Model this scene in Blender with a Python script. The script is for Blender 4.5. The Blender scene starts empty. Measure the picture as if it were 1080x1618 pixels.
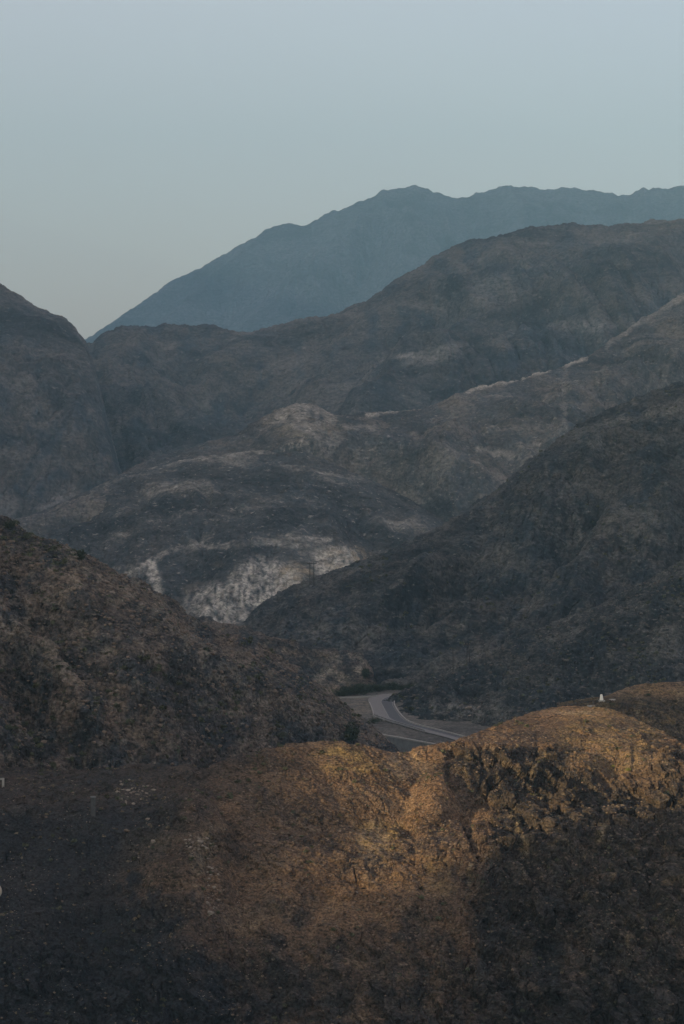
import bpy, math, random
import numpy as np
from mathutils import Vector
random.seed(7)
R = math.radians
scene = bpy.context.scene
COL = scene.collection

# ------------------------------------------------------------------ camera, sky, sun, exposure
F = 1618 / 2 / math.tan(R(10.0))          # focal length in photo pixels
HZ = 700.0                                # photo row of the horizon
cam_d = bpy.data.cameras.new('camera')
cam = bpy.data.objects.new('camera', cam_d); COL.objects.link(cam)
cam.location = (0, 0, 0); cam.rotation_euler = (R(90), 0, 0)
cam_d.sensor_width = 36; cam_d.lens = 18 / math.tan(R(10.0))
cam_d.shift_y = -(809 - HZ) / 1618
cam_d.clip_start = 1; cam_d.clip_end = 80000
scene.camera = cam

SUN_EL, SUN_AZ = 9.0, 225.0               # azimuth clockwise from +Y (the view direction)
world = bpy.data.worlds.new('World'); scene.world = world
world.use_nodes = True
wn = world.node_tree.nodes; wl = world.node_tree.links
sky = wn.new('ShaderNodeTexSky'); sky.sky_type = 'NISHITA'; sky.sun_disc = False
sky.sun_elevation = R(SUN_EL); sky.sun_rotation = R(SUN_AZ)
sky.altitude = 300; sky.air_density = 1.0; sky.dust_density = 3.0; sky.ozone_density = 2.6
veil = wn.new('ShaderNodeMix'); veil.data_type = 'RGBA'      # thin even cloud veil over the whole sky
veil.inputs[0].default_value = 0.2
veil.inputs[7].default_value = (10.5, 6.7, 5.35, 1)
wl.new(sky.outputs[0], veil.inputs[6]); wl.new(veil.outputs[2], wn['Background'].inputs[0])
wn['Background'].inputs[1].default_value = 0.15

sd = bpy.data.lights.new('sun', 'SUN'); sun = bpy.data.objects.new('sun', sd); COL.objects.link(sun)
sd.energy = 5.0; sd.angle = R(0.8); sd.color = (1.0, 0.7, 0.36)
to_sun = Vector((math.sin(R(SUN_AZ)) * math.cos(R(SUN_EL)), math.cos(R(SUN_AZ)) * math.cos(R(SUN_EL)), math.sin(R(SUN_EL))))
sun.rotation_euler = to_sun.to_track_quat('Z', 'Y').to_euler()

vs = scene.view_settings
vs.view_transform = 'Standard'; vs.look = 'None'; vs.gamma = 1; vs.exposure = 0.62
scene.cycles.use_denoising = True
scene.cycles.max_bounces = 5; scene.cycles.diffuse_bounces = 2; scene.cycles.volume_bounces = 1
scene.cycles.transparent_max_bounces = 4

# ------------------------------------------------------------------ numpy noise
rng = np.random.default_rng(11)
PERM = rng.permutation(4096).astype(np.int32)
GR = rng.normal(size=(4096, 3)).astype(np.float32); GR /= np.linalg.norm(GR, axis=1, keepdims=True)
RND = rng.random((4096, 3)).astype(np.float32); GX_, GY_, GZ_ = (np.ascontiguousarray(GR[:, k]) for k in range(3))
def hsh(i, j, k):
    return PERM[(PERM[(PERM[i & 4095] + j) & 4095] + k) & 4095]
def pn(p):
    p = p.astype(np.float32); i = np.floor(p); f = p - i; i = i.astype(np.int32)
    u = f * f * f * (f * (f * 6 - 15) + 10)
    out = np.zeros(len(p), np.float32); fx, fy, fz = (np.ascontiguousarray(f[:, k]) for k in range(3)); ux, uy, uz = (np.ascontiguousarray(u[:, k]) for k in range(3))
    for a in (0, 1):
        wa = ux if a else 1 - ux; ha = PERM[(i[:, 0] + a) & 4095] + i[:, 1]
        for b in (0, 1):
            wb = wa * (uy if b else 1 - uy); hb = PERM[(ha + b) & 4095] + i[:, 2]
            for c in (0, 1):
                h = PERM[(hb + c) & 4095]
                out += wb * (uz if c else 1 - uz) * (GX_[h] * (fx - a) + GY_[h] * (fy - b) + GZ_[h] * (fz - c))
    return out * 1.6
def fbm(p, octv, gain=0.5, lac=2.03, ridged=False):
    s = np.zeros(len(p), np.float32); a = 1.0; t = 0
    for o in range(octv):
        n = pn(p + o * 17.3)
        if ridged: n = 1 - 2 * np.abs(n)
        s += a * n; t += a; a *= gain; p = p * lac
    return s / t
def worley(p):                      # nearest and second distances and the cell's random value
    p = p.astype(np.float32); i = np.floor(p).astype(np.int32); f = p - i
    d1 = np.full(len(p), 9., np.float32); d2 = d1.copy(); cid = np.zeros(len(p), np.float32)
    for a in (-1, 0, 1):
        for b in (-1, 0, 1):
            for c in (-1, 0, 1):
                h = hsh(i[:, 0] + a, i[:, 1] + b, i[:, 2] + c); r = RND[h]
                d = (a + r[:, 0] - f[:, 0]) ** 2 + (b + r[:, 1] - f[:, 1]) ** 2 + (c + r[:, 2] - f[:, 2]) ** 2
                m = d < d1
                d2 = np.where(m, d1, np.minimum(d2, d)); cid = np.where(m, r[:, 0] * 7.13 % 1, cid); d1 = np.where(m, d, d1)
    return np.sqrt(d1), np.sqrt(d2), cid
def sst(a, b, x):
    t = np.clip((x - a) / (b - a), 0, 1); return t * t * (3 - 2 * t)

def W(px, py, D):
    return ((px - 540) / F * D, D, -(py - HZ) / F * D)
def WL(pts): return np.array([W(*p) for p in pts], np.float64)
def smooth_poly(P, n=4):            # Catmull-Rom
    P = np.asarray(P, float); Q = np.vstack([2 * P[0] - P[1], P, 2 * P[-1] - P[-2]]); out = []
    for i in range(1, len(Q) - 2):
        for t in np.linspace(0, 1, n, endpoint=False):
            a, b, c, d = Q[i - 1], Q[i], Q[i + 1], Q[i + 2]
            out.append(.5 * (2 * b + (c - a) * t + (2 * a - 5 * b + 4 * c - d) * t * t + (3 * b - a - 3 * c + d) * t ** 3))
    out.append(P[-1]); return np.array(out)
def seg_iter(P): return zip(P[:-1], P[1:])
def hull(X, Y, P, S):               # highest cone of slope profile S along the ridge line P
    h = np.full(X.shape, -1e9, np.float64)
    for a, b in seg_iter(P):
        dx, dy = b[0] - a[0], b[1] - a[1]; L = dx * dx + dy * dy + 1e-9
        t = np.clip(((X - a[0]) * dx + (Y - a[1]) * dy) / L, 0, 1)
        d = np.hypot(X - a[0] - t * dx, Y - a[1] - t * dy)
        np.maximum(h, a[2] + t * (b[2] - a[2]) - S(d), out=h)
    return h
def curtain(crest, slope, w):      # crest line followed exactly, even slopes either side, plus its sight ceiling
    c = np.array(sorted(crest), float); uu = np.linspace(c[0, 0], c[-1, 0], 600)
    yy = np.interp(uu, c[:, 0], c[:, 1]); dd = np.convolve(np.pad(np.interp(uu, c[:, 0], c[:, 2]), 15, 'edge'), np.ones(31) / 31, 'valid')
    yy = np.convolve(np.pad(yy, 2, 'edge'), np.array([1, 2, 3, 2, 1]) / 9, 'valid')
    S = lin(slope, w)
    def f(X, Y):
        u = 540 + F * X / Y; D = np.interp(u, uu, dd); q = -(np.interp(u, uu, yy) - HZ) / F; s = np.abs(Y - D)
        return q * D - S(s), q * Y - .06 * s
    return f
def dist_poly(X, Y, P):
    dm = np.full(X.shape, 1e9)
    for a, b in seg_iter(P):
        dx, dy = b[0] - a[0], b[1] - a[1]; L = dx * dx + dy * dy + 1e-9
        t = np.clip(((X - a[0]) * dx + (Y - a[1]) * dy) / L, 0, 1)
        np.minimum(dm, np.hypot(X - a[0] - t * dx, Y - a[1] - t * dy), out=dm)
    return dm
def smax(a, b, k):
    d = np.clip(.5 + .5 * (a - b) / k, 0, 1); return b * (1 - d) + a * d + k * d * (1 - d)
def lin(s, w=0.0): return lambda d: s * (np.sqrt(d * d + w * w) - w)
def two(s1, d1, s2, w=3.0):         # gentle to d1, then steep
    return lambda d: s1 * d + (s2 - s1) * w * np.logaddexp(0, (d - d1) / w)
def spurs(P, n, slope, length, rnd, spread=35, frac=0.7, lo=0.0, hi=1.0):
    out = []
    for k in range(n):
        t = lo + (hi - lo) * (k + rnd.uniform(.15, .85)) / n; i = min(int(t * (len(P) - 1)), len(P) - 2); f = t * (len(P) - 1) - i
        p = P[i] * (1 - f) + P[i + 1] * f; ang = R(rnd.uniform(-spread, spread)); q = [p - np.array([0, 0, length * .006])]
        L = length * rnd.uniform(.5, 1.1); ns = 5
        for s in range(ns):
            ang += R(rnd.uniform(-22, 22)); st = L / ns
            q.append(q[-1] + np.array([math.sin(ang) * st, -math.cos(ang) * st, -slope * frac * rnd.uniform(.8, 1.2) * st]))
        out.append(smooth_poly(q, 3))
    return out

def gully(X, Y, lx, ly, ang, seed, octv=6, gain=.52):      # ribs and gullies running downhill; ang turns the fall line
    c, s = math.cos(R(ang)), math.sin(R(ang)); x, y = (X * c + Y * s).ravel(), (-X * s + Y * c).ravel()
    p = np.stack([x / lx, y / ly, np.full_like(x, seed)], 1)
    p[:, 0] += .7 * fbm(p * .6 + 9, 3); p[:, 1] += .5 * fbm(p * .6 + 19, 2)
    return fbm(p, octv, gain, ridged=True).reshape(X.shape)
def relief(top, h, a, A, off, g, lo=.22):      # ribs cut into the slope, only lightly notching the crest
    f = sst(0, 1, np.maximum(0, top - h) / a); return (1 - f) * lo * A * (g - .62) + f * (A * g - off)
ca, sa = math.cos(R(28)), math.sin(R(28)); ROT = np.array([[ca, 0, -sa], [0, 1, 0], [sa, 0, ca]])
# ------------------------------------------------------------------ materials
def mat(name):
    m = bpy.data.materials.new(name); m.use_nodes = True
    n = m.node_tree.nodes; return m, n, m.node_tree.links, n['Principled BSDF']
def noise_node(n, l, vec, scale, detail=4, rough=.6, dist=0.0):
    t = n.new('ShaderNodeTexNoise'); t.inputs['Scale'].default_value = scale; t.inputs['Detail'].default_value = detail
    t.inputs['Roughness'].default_value = rough; t.inputs['Distortion'].default_value = dist
    if vec: l.new(vec, t.inputs['Vector'])
    return t.outputs['Fac']
def ramp(n, l, src, a, b, lo=0., hi=1.):
    r = n.new('ShaderNodeMapRange'); r.inputs[1].default_value = a; r.inputs[2].default_value = b
    r.inputs[3].default_value = lo; r.inputs[4].default_value = hi; l.new(src, r.inputs[0]); return r.outputs[0]
def mixc(n, l, fac, a, b, mode='MIX'):
    m = n.new('ShaderNodeMix'); m.data_type = 'RGBA'; m.blend_type = mode
    for s, v in ((0, fac), (6, a), (7, b)):
        if isinstance(v, (int, float)): m.inputs[s].default_value = v
        elif isinstance(v, tuple): m.inputs[s].default_value = (*v, 1)
        else: l.new(v, m.inputs[s])
    return m.outputs[2]
def math_n(n, l, op, a, b):
    m = n.new('ShaderNodeMath'); m.operation = op
    for i, v in enumerate((a, b)):
        if isinstance(v, (int, float)): m.inputs[i].default_value = v
        else: l.new(v, m.inputs[i])
    return m.outputs[0]
def terrain_mat(name, soil, rock, ochre, pale, unit, tilt=30, bump=.6, blotch=1.0, scree_shade=None, speck=1.0):
    """unit = size in metres of the finest grain; attribute mask: R pale ground, G bare rock, B ochre, A painted shade and dark scree"""
    soil, rock, ochre, pale, scree_shade = (None if q is None else (q[0] * .92, q[1], q[2] * 1.08) for q in (soil, rock, ochre, pale, scree_shade))
    m, n, l, b = mat(name)
    g = n.new('ShaderNodeNewGeometry'); at = n.new('ShaderNodeAttribute'); at.attribute_name = 'mask'
    sep = n.new('ShaderNodeSeparateColor'); l.new(at.outputs['Color'], sep.inputs[0])
    mp = n.new('ShaderNodeMapping'); mp.inputs['Rotation'].default_value = (R(12), R(tilt), 0); mp.inputs['Scale'].default_value = (.55, .75, 1.3)
    l.new(g.outputs['Position'], mp.inputs[0])
    big = noise_node(n, l, g.outputs['Position'], .03 / unit, 5, .62)
    mid = noise_node(n, l, mp.outputs[0], .16 / unit, 5, .65, .4)
    fine = noise_node(n, l, mp.outputs[0], .7 / unit, 3, .7)
    tiny = noise_node(n, l, g.outputs['Position'], 1.1 / unit, 2, .6)
    c = mixc(n, l, ramp(n, l, math_n(n, l, 'ADD', sep.outputs[1], math_n(n, l, 'MULTIPLY', mid, .9)), .55, 1.15), soil, rock)
    blot = noise_node(n, l, mp.outputs[0], .055 / unit, 6, .7, .6)
    c = mixc(n, l, ramp(n, l, big, .4, .66, 0, .7), c, rock)
    c = mixc(n, l, ramp(n, l, blot, .52, .38, 0, .9 * blotch), c, tuple(x * .5 for x in rock))
    c = mixc(n, l, math_n(n, l, 'MULTIPLY', ramp(n, l, blot, .54, .68, 0, .9 * blotch), ramp(n, l, sep.outputs[1], .45, 1, 1, .15)), c, tuple(.6 * x + .4 * y for x, y in zip(soil, pale)))
    c = mixc(n, l, math_n(n, l, 'MULTIPLY', sep.outputs[2], ramp(n, l, mid, .4, .62)), c, ochre)
    c = mixc(n, l, math_n(n, l, 'MULTIPLY', sep.outputs[0], ramp(n, l, fine, .22, .62, .2, 1)), c, pale)
    c = mixc(n, l, ramp(n, l, fine, .6, .76, 0, .7), c, pale)
    if scree_shade: c = mixc(n, l, at.outputs['Alpha'], c, scree_shade)
    dark = tuple(x * .28 for x in rock)
    c = mixc(n, l, ramp(n, l, fine, .5, .3, 0, .95 * speck), c, dark)
    c = mixc(n, l, ramp(n, l, tiny, .32, .68, 0, 1), mixc(n, l, 1.0, c, tuple(1 - .58 * speck for _ in range(3)), 'MULTIPLY'), mixc(n, l, 1.0, c, (1 + .6 * speck, 1 + .58 * speck, 1 + .55 * speck), 'MULTIPLY'))
    l.new(c, b.inputs['Base Color']); b.inputs['Roughness'].default_value = .95; b.inputs['Specular IOR Level'].default_value = .15
    bp = n.new('ShaderNodeBump'); bp.inputs['Strength'].default_value = bump; bp.inputs['Distance'].default_value = unit * 1.2
    l.new(math_n(n, l, 'ADD', fine, math_n(n, l, 'MULTIPLY', tiny, .6)), bp.inputs['Height']); l.new(bp.outputs[0], b.inputs['Normal'])
    return m
def plain(name, col, var=.25, scale=3., rough=.9, spec=.2, metal=0.):
    m, n, l, b = mat(name); g = n.new('ShaderNodeNewGeometry')
    f = noise_node(n, l, g.outputs['Position'], scale, 4, .65)
    c = mixc(n, l, ramp(n, l, f, .3, .7), tuple(x * (1 - var) for x in col), tuple(min(1, x * (1 + var)) for x in col))
    l.new(c, b.inputs['Base Color']); b.inputs['Roughness'].default_value = rough; b.inputs['Specular IOR Level'].default_value = spec; b.inputs['Metallic'].default_value = metal
    return m

# ------------------------------------------------------------------ mesh helpers
def np_mesh(name, V, Fc, m, attr=None, smooth=True):
    me = bpy.data.meshes.new(name); V = np.asarray(V, np.float32); Fc = np.asarray(Fc, np.int32); k = Fc.shape[1]
    me.vertices.add(len(V)); me.vertices.foreach_set('co', V.ravel())
    me.loops.add(Fc.size); me.loops.foreach_set('vertex_index', Fc.ravel())
    me.polygons.add(len(Fc)); me.polygons.foreach_set('loop_start', np.arange(0, Fc.size, k, dtype=np.int32))
    me.polygons.foreach_set('loop_total', np.full(len(Fc), k, np.int32))
    me.polygons.foreach_set('use_smooth', np.full(len(Fc), smooth, bool))
    if attr is not None:
        a = me.color_attributes.new('mask', 'FLOAT_COLOR', 'POINT')
        a.data.foreach_set('color', (attr if attr.shape[1] == 4 else np.hstack([attr, np.zeros((len(attr), 1))])).astype(np.float32).ravel())
    me.update(calc_edges=True); me.validate()
    if m: me.materials.append(m)
    return me
def link(name, me, parent=None, loc=None):
    o = bpy.data.objects.new(name, me); COL.objects.link(o)
    if parent: o.parent = parent
    if loc is not None: o.location = loc
    return o
def tag(o, label=None, cat=None, group=None, kind=None):
    for k, v in (('label', label), ('category', cat), ('group', group), ('kind', kind)):
        if v: o[k] = v
    return o
def empty(name, loc, rz=0):
    o = bpy.data.objects.new(name, None); COL.objects.link(o); o.location = loc; o.rotation_euler = (0, 0, rz); o.empty_display_size = .3
    return o
class Hill: pass
HILLS = {}
def grid_faces(nr, nc):
    i = np.arange(nr * nc).reshape(nr, nc)
    return np.stack([i[:-1, :-1], i[:-1, 1:], i[1:, 1:], i[1:, :-1]], -1).reshape(-1, 4)
def normals_of(P):
    du = np.gradient(P, axis=1); dv = np.gradient(P, axis=0); N = np.cross(du, dv)
    N /= np.linalg.norm(N, axis=2, keepdims=True) + 1e-12
    return np.where(N[..., 2:3] < 0, -N, N)
def build_hill(name, label, crest, height, front, back, nc, nf, nb, material, disp=None, mask=None, u0=-160, u1=1240, flat=False):
    """a real height field standing at its distance: columns fan out, rows step in depth about the crest line"""
    u = np.linspace(u0, u1, nc); cp = np.array(crest, float); o = np.argsort(cp[:, 0]); Dc = np.interp(u, cp[o, 0], cp[o, 2])
    Dc = np.convolve(np.pad(Dc, 20, 'edge'), np.ones(41) / 41, 'valid')
    off = np.concatenate([np.linspace(-front, 2 * front / nf, nf), 2 * front / nf + (back - 2 * front / nf) * np.linspace(0, 1, nb + 1)[1:] ** 1.6])
    D = Dc[None, :] + off[:, None]; X = (u[None, :] - 540) / F * D; Y = D
    Z = height(X, Y); P = np.stack([X, Y, Z], -1)
    if disp is not None:
        N = normals_of(P); P = P + disp(P.reshape(-1, 3), N.reshape(-1, 3)).reshape(P.shape)
    P[..., 2] = np.maximum(P[..., 2], -129.0)
    N = normals_of(P); V = P.reshape(-1, 3); px = 540 + F * V[:, 0] / V[:, 1]; py = HZ - F * V[:, 2] / V[:, 1]
    mk = np.zeros((len(V), 3)) if mask is None else mask(px, py, V, N.reshape(-1, 3))
    me = np_mesh(name, V, grid_faces(*X.shape), material, np.clip(mk, 0, 1), not flat)
    ob = tag(link(name, me), label, None, None, 'structure')
    h = Hill(); h.V = V; h.N = N.reshape(-1, 3); h.px = px; h.py = py; h.ob = ob; h.mask = mk
    HILLS[name] = h; return h
def spot(h, px, py, tol=3.0):       # the ground point of a hill seen at a photo pixel
    d = (h.px - px) ** 2 + (h.py - py) ** 2; c = np.nonzero(d < tol * tol)[0]
    i = c[np.argmin(h.V[c, 1])] if len(c) else np.argmin(d)
    return h.V[i].astype(float), h.N[i].astype(float)
def band(px, py, pts, w, soft=.6):  # 1 inside a strip of half width w (photo px) along pts
    P = np.array(pts, float); m = 4 * w + 12
    k = np.nonzero((px > P[:, 0].min() - m) & (px < P[:, 0].max() + m) & (py > P[:, 1].min() - m) & (py < P[:, 1].max() + m))[0]; out = np.zeros(len(px))
    if not len(k): return out
    x, y = px[k], py[k]; j = max(1.5, w * .7)
    d = dist_poly(x + 2 * j * pnoise2(x, y, .045, 3), y + 2 * j * pnoise2(x, y + 55, .045, 3), P) + j * 1.2 * pnoise2(x + 77, y, .11, 3)
    out[k] = 1 - sst(w * (1 - soft), w * (1 + soft), d); return out
def blob(px, py, cx, cy, rx, ry, ang=0):
    c, s = math.cos(R(ang)), math.sin(R(ang)); x = (px - cx) * c + (py - cy) * s; y = -(px - cx) * s + (py - cy) * c
    return 1 - sst(.55, 1.15, np.hypot(x / rx, y / ry))
def pnoise2(px, py, sc, oc=4): return fbm(np.stack([px * sc, py * sc, np.full_like(px, 3.7)], 1), oc)

# ------------------------------------------------------------------ the setting: ground sheet
ground_m = terrain_mat('ground_gravel', (.15, .125, .1), (.11, .1, .095), (.2, .15, .09), (.28, .25, .2), 3.0)
GZ = -128.0
gx = np.array([-8500, -5000, -2000, 2000, 5000, 8500.]); gy = np.array([-2500, -1000, 0, 4000, 9000, 15500.])
GX, GY = np.meshgrid(gx, gy)
tag(link('ground', np_mesh('ground', np.stack([GX, GY, np.full_like(GX, GZ)], -1).reshape(-1, 3), grid_faces(6, 6), ground_m, np.zeros((36, 3)))), 'stony valley ground spreading beneath the hills', None, None, 'structure')

# ------------------------------------------------------------------ far mountain
rnd = random.Random(3)
M_far = terrain_mat('far_rock', (.1, .1, .105), (.07, .078, .085), (.14, .12, .1), (.17, .165, .16), 9.0)
far_c = [(-300, 640, 8956), (-100, 600, 9092), (60, 560, 9160), (145, 526, 9228), (185, 499, 9295), (240, 458, 9363), (272, 434, 9404), (330, 408, 9431), (372, 386, 9472), (412, 361, 9499), (445, 352, 9499), (490, 349, 9499), (540, 330, 9526), (600, 305, 9553), (632, 292, 9567), (657, 284, 9567), (690, 296, 9580), (740, 311, 9608), (780, 300, 9635), (820, 292, 9635), (880, 294, 9635), (935, 304, 9635), (995, 308, 9635), (1022, 298, 9635), (1080, 295, 9635), (1160, 280, 9635), (1300, 300, 9635)]
P = smooth_poly(WL(far_c)); SP = spurs(P, 20, .62, 1500, rnd, 30)
def far_h(X, Y):
    h, top = curtain(far_c, .62, 12)(X, Y)
    for s in SP: h = smax(h, hull(X, Y, s, lin(.75, 15)), 18)
    p = np.stack([X.ravel(), Y.ravel(), 0 * X.ravel()], 1)
    h = np.minimum(h, top); return h + relief(top, h, 120, 150, 60, gully(X, Y, 420, 1100, 10, 1)) + 24 * fbm(p / np.array([80, 300, 1]), 4, .62).reshape(X.shape) * (.35 + .65 * sst(-1200, 1000, X))
build_hill('far_mountain', 'hazy blue far mountain rising highest on the skyline', far_c, far_h, 2300, 1200, 560, 150, 24, M_far,
           lambda p, n: n * (7 * fbm(p / 45, 4, .6))[:, None])

# ------------------------------------------------------------------ massif and left mountain
M_mas = terrain_mat('massif_rock', (.115, .098, .086), (.055, .064, .074), (.17, .13, .09), (.26, .23, .2), 3.2, -42, speck=.6)
mas_c = [(-300, 600, 2800), (-60, 560, 2830), (60, 545, 2850), (130, 530, 2870), (165, 516, 2880), (220, 508, 2900), (280, 502, 2920), (330, 505, 2920), (365, 514, 2920), (400, 515, 2930), (470, 501, 2950), (540, 486, 2970), (575, 470, 2980), (610, 448, 2990), (650, 420, 3000), (690, 397, 3000), (735, 375, 3000), (800, 362, 3020), (850, 354, 3040), (900, 348, 3050), (950, 350, 3060), (1000, 349, 3060), (1045, 343, 3070), (1080, 346, 3080), (1160, 335, 3100), (1300, 300, 3120)]
P1 = smooth_poly(WL(mas_c))
SP1 = [smooth_poly(WL(q), 4) for q in (
    [(735, 376, 2995), (690, 440, 2900), (640, 510, 2790), (585, 575, 2660), (545, 640, 2540)],
    [(470, 502, 2945), (440, 545, 2850), (425, 600, 2740), (420, 660, 2600)],
    [(900, 350, 3040), (880, 420, 2920), (840, 500, 2790), (760, 545, 2660), (690, 580, 2560), (600, 640, 2450)],
    [(1080, 347, 3070), (1060, 420, 2940), (1010, 500, 2800), (940, 525, 2680), (860, 555, 2600)],
    [(280, 503, 2915), (270, 570, 2790), (255, 640, 2660), (250, 700, 2560)])] + spurs(P1, 16, .42, 380, rnd, 40, .75)
def mas_h(X, Y):
    p = np.stack([X.ravel(), Y.ravel(), 0 * X.ravel()], 1); w = 22 * fbm(p / 160, 3).reshape(X.shape)
    h, top = curtain(mas_c, .43, 10)(X, Y)
    for s in SP1: h = smax(h, hull(X + w, Y, s, lin(.6, 10)), 8)
    h = np.minimum(h, top); return h - 6 + relief(top, h, 70, 90, 30, gully(X, Y, 190, 480, 8, 2)) + 5 * fbm(p / np.array([26, 60, 1]), 4, .6).reshape(X.shape)
def mas_mask(px, py, V, N):
    n = pnoise2(px, py, .02)
    r = np.maximum.reduce([band(px, py, [(600, 568), (660, 560), (745, 543)], 4), .7 * blob(px, py, 690, 560, 60, 16, -15), .7 * blob(px, py, 920, 515, 60, 10), .6 * blob(px, py, 1040, 350, 60, 5), .5 * band(px, py, [(800, 435), (812, 470)], 6), .4 * blob(px, py, 770, 460, 40, 30)])
    return np.stack([r * (.35 + .9 * sst(-.3, .4, n)), sst(-.1, .5, n) * .8, .3 * sst(0, .5, pnoise2(px, py, .011))], 1)
build_hill('massif', 'long dark brown ridge climbing right below the far mountain', mas_c, mas_h, 720, 420, 760, 230, 24, M_mas,
           lambda p, n: n * (3.0 * fbm(p / 16, 4, .6, ridged=True) + .9 * fbm(p / 3.5, 2))[:, None], mas_mask)

lm_c = [(-400, 250, 2560), (-250, 325, 2540), (-100, 398, 2520), (0, 453, 2500), (48, 483, 2495), (75, 496, 2490), (100, 503, 2490), (118, 520, 2480), (135, 545, 2470), (150, 590, 2440), (165, 660, 2400), (185, 740, 2340), (230, 830, 2260), (340, 1000, 2200)]
P2 = smooth_poly(WL(lm_c)); SP2 = spurs(P2, 9, .5, 420, rnd, 45, .7, 0, .75)
def lm_h(X, Y):
    p = np.stack([X.ravel(), Y.ravel(), 0 * X.ravel()], 1); w = 16 * fbm(p / 130, 3).reshape(X.shape)
    h, top = curtain(lm_c, .5, 8)(X, Y)
    for s in SP2: h = smax(h, hull(X + w, Y, s, lin(.66, 8)), 7)
    h = np.minimum(h, top); return h + relief(top, h, 60, 75, 25, gully(X, Y, 160, 380, -25, 3)) + 5 * fbm(p / np.array([26, 60, 1]), 4, .6).reshape(X.shape)
def lm_mask(px, py, V, N):
    n = pnoise2(px, py, .02)
    return np.stack([.8 * band(px, py, [(65, 805), (100, 785), (120, 775)], 7) + .5 * blob(px, py, 10, 800, 20, 20), sst(-.1, .5, n), .2 * sst(0, .5, n)], 1)
build_hill('left_mountain', 'dark mountain flank falling from the left edge into the notch', lm_c, lm_h, 620, 350, 260, 230, 20, M_mas,
           lambda p, n: n * (2.6 * fbm(p / 14, 4, .6, ridged=True) + .8 * fbm(p / 3.2, 2))[:, None], lm_mask, -220, 330)

# ------------------------------------------------------------------ middle hill with tracks and the pale cutting
M_mid = terrain_mat('mid_hill_scrub', (.155, .13, .108), (.075, .082, .089), (.23, .18, .125), (.42, .36, .29), 1.9, 38, speck=.6)
mid_c = [(1300, 400, 2250), (1180, 430, 2200), (1080, 467, 2150), (1010, 510, 2060), (960, 545, 1990), (925, 566, 1930), (860, 588, 1880), (800, 603, 1840), (720, 625, 1800), (650, 645, 1780), (600, 655, 1770), (560, 660, 1760), (525, 655, 1740), (500, 641, 1730), (470, 636, 1725), (430, 650, 1720), (380, 685, 1710), (330, 698, 1700), (230, 728, 1680), (150, 765, 1660), (60, 810, 1640), (-60, 850, 1620), (-250, 900, 1600)]
P3 = smooth_poly(WL(mid_c))
SP3 = [(smooth_poly(WL(q), 4), s) for q, s in (
    ([(925, 568, 1925), (900, 620, 1860), (890, 680, 1800), (880, 740, 1730)], .42),
    ([(1080, 580, 1980), (1000, 610, 1900), (950, 640, 1840)], .42),
    ([(500, 645, 1728), (520, 680, 1700), (530, 715, 1675)], .45), ([(455, 642, 1722), (440, 672, 1700), (420, 700, 1680)], .45),
    ([(720, 626, 1795), (740, 690, 1740), (800, 716, 1700), (830, 740, 1660)], .36))]
SP3 += [(s, .36) for s in spurs(P3, 14, .3, 220, rnd, 40, .75)]
def mid_h(X, Y):
    p = np.stack([X.ravel(), Y.ravel(), 0 * X.ravel()], 1); w = 9 * fbm(p / 70, 3).reshape(X.shape)
    h, top = curtain(mid_c, .3, 6)(X, Y)
    for s, k in SP3: h = smax(h, hull(X + w, Y, s, lin(k, 6)), 5)
    h = np.minimum(h, top); return h + relief(top, h, 30, 32, 9, gully(X, Y, 90, 220, 12, 4)) - 1.2 * np.maximum(0, np.interp(540 + F * X / Y, *np.array(sorted(mid_c), float)[:, [0, 2]].T) - Y - 95 - 120 * sst(560, 800, 540 + F * X / Y)) + 2.0 * fbm(p / np.array([14, 34, 1]), 4, .6).reshape(X.shape)
def mid_mask(px, py, V, N):
    n = pnoise2(px, py, .025); n2 = pnoise2(px, py, .07); n3 = pnoise2(px, py * 2.2, .12, 3)
    r = np.maximum.reduce([
        1. * band(px, py, [(925, 566), (880, 579), (800, 603), (740, 618)], 3.5), .8 * band(px, py, [(660, 642), (610, 652), (580, 656)], 3.5),
        .3 * band(px, py, [(893, 580), (890, 640), (895, 690)], 4), .45 * band(px, py, [(1080, 468), (1040, 490), (1000, 515), (960, 545)], 5),
        .65 * blob(px, py, 475, 658, 66, 28) * sst(-.6, .2, n2), .95 * band(px, py, [(455, 710), (475, 695), (486, 676)], 7) * sst(-.15, .25, n3), .6 * blob(px, py, 510, 700, 34, 26) * sst(-.3, .3, n3), .6 * band(px, py, [(495, 672), (530, 664)], 3),
        .5 * band(px, py, [(545, 673), (590, 676)], 4), .7 * band(px, py, [(755, 710), (790, 716), (818, 725)], 4), .3 * blob(px, py, 640, 730, 120, 40) * sst(0, .5, n2)])
    och = .7 * blob(px, py, 480, 668, 75, 36) + .35 * sst(0, .5, n)
    return np.stack([r * (.75 + .5 * sst(-.3, .3, n2)), sst(-.25, .45, n) * .8, och], 1)
build_hill('scrub_hill', 'brown middle hill with a pale outcrop and a track along its crest', mid_c, mid_h, 330, 260, 820, 250, 20, M_mid,
           lambda p, n: n * (1.8 * fbm(p / 10, 3, .6, ridged=True) + .9 * fbm(p / 2.4, 2))[:, None], mid_mask)
M_dk = terrain_mat('dark_hill_scrub', (.1, .09, .08), (.052, .059, .066), (.36, .265, .16), (.6, .525, .425), 1.6, -28, speck=.6)
dk_c = [(-300, 960, 1600), (-100, 895, 1605), (0, 850, 1610), (60, 818, 1612), (120, 790, 1615), (180, 758, 1620), (225, 741, 1624), (300, 726, 1628), (380, 715, 1630), (440, 711, 1630), (480, 717, 1630), (530, 734, 1628), (590, 760, 1622), (650, 790, 1615), (720, 830, 1605), (800, 880, 1590), (950, 980, 1570)]
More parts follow.
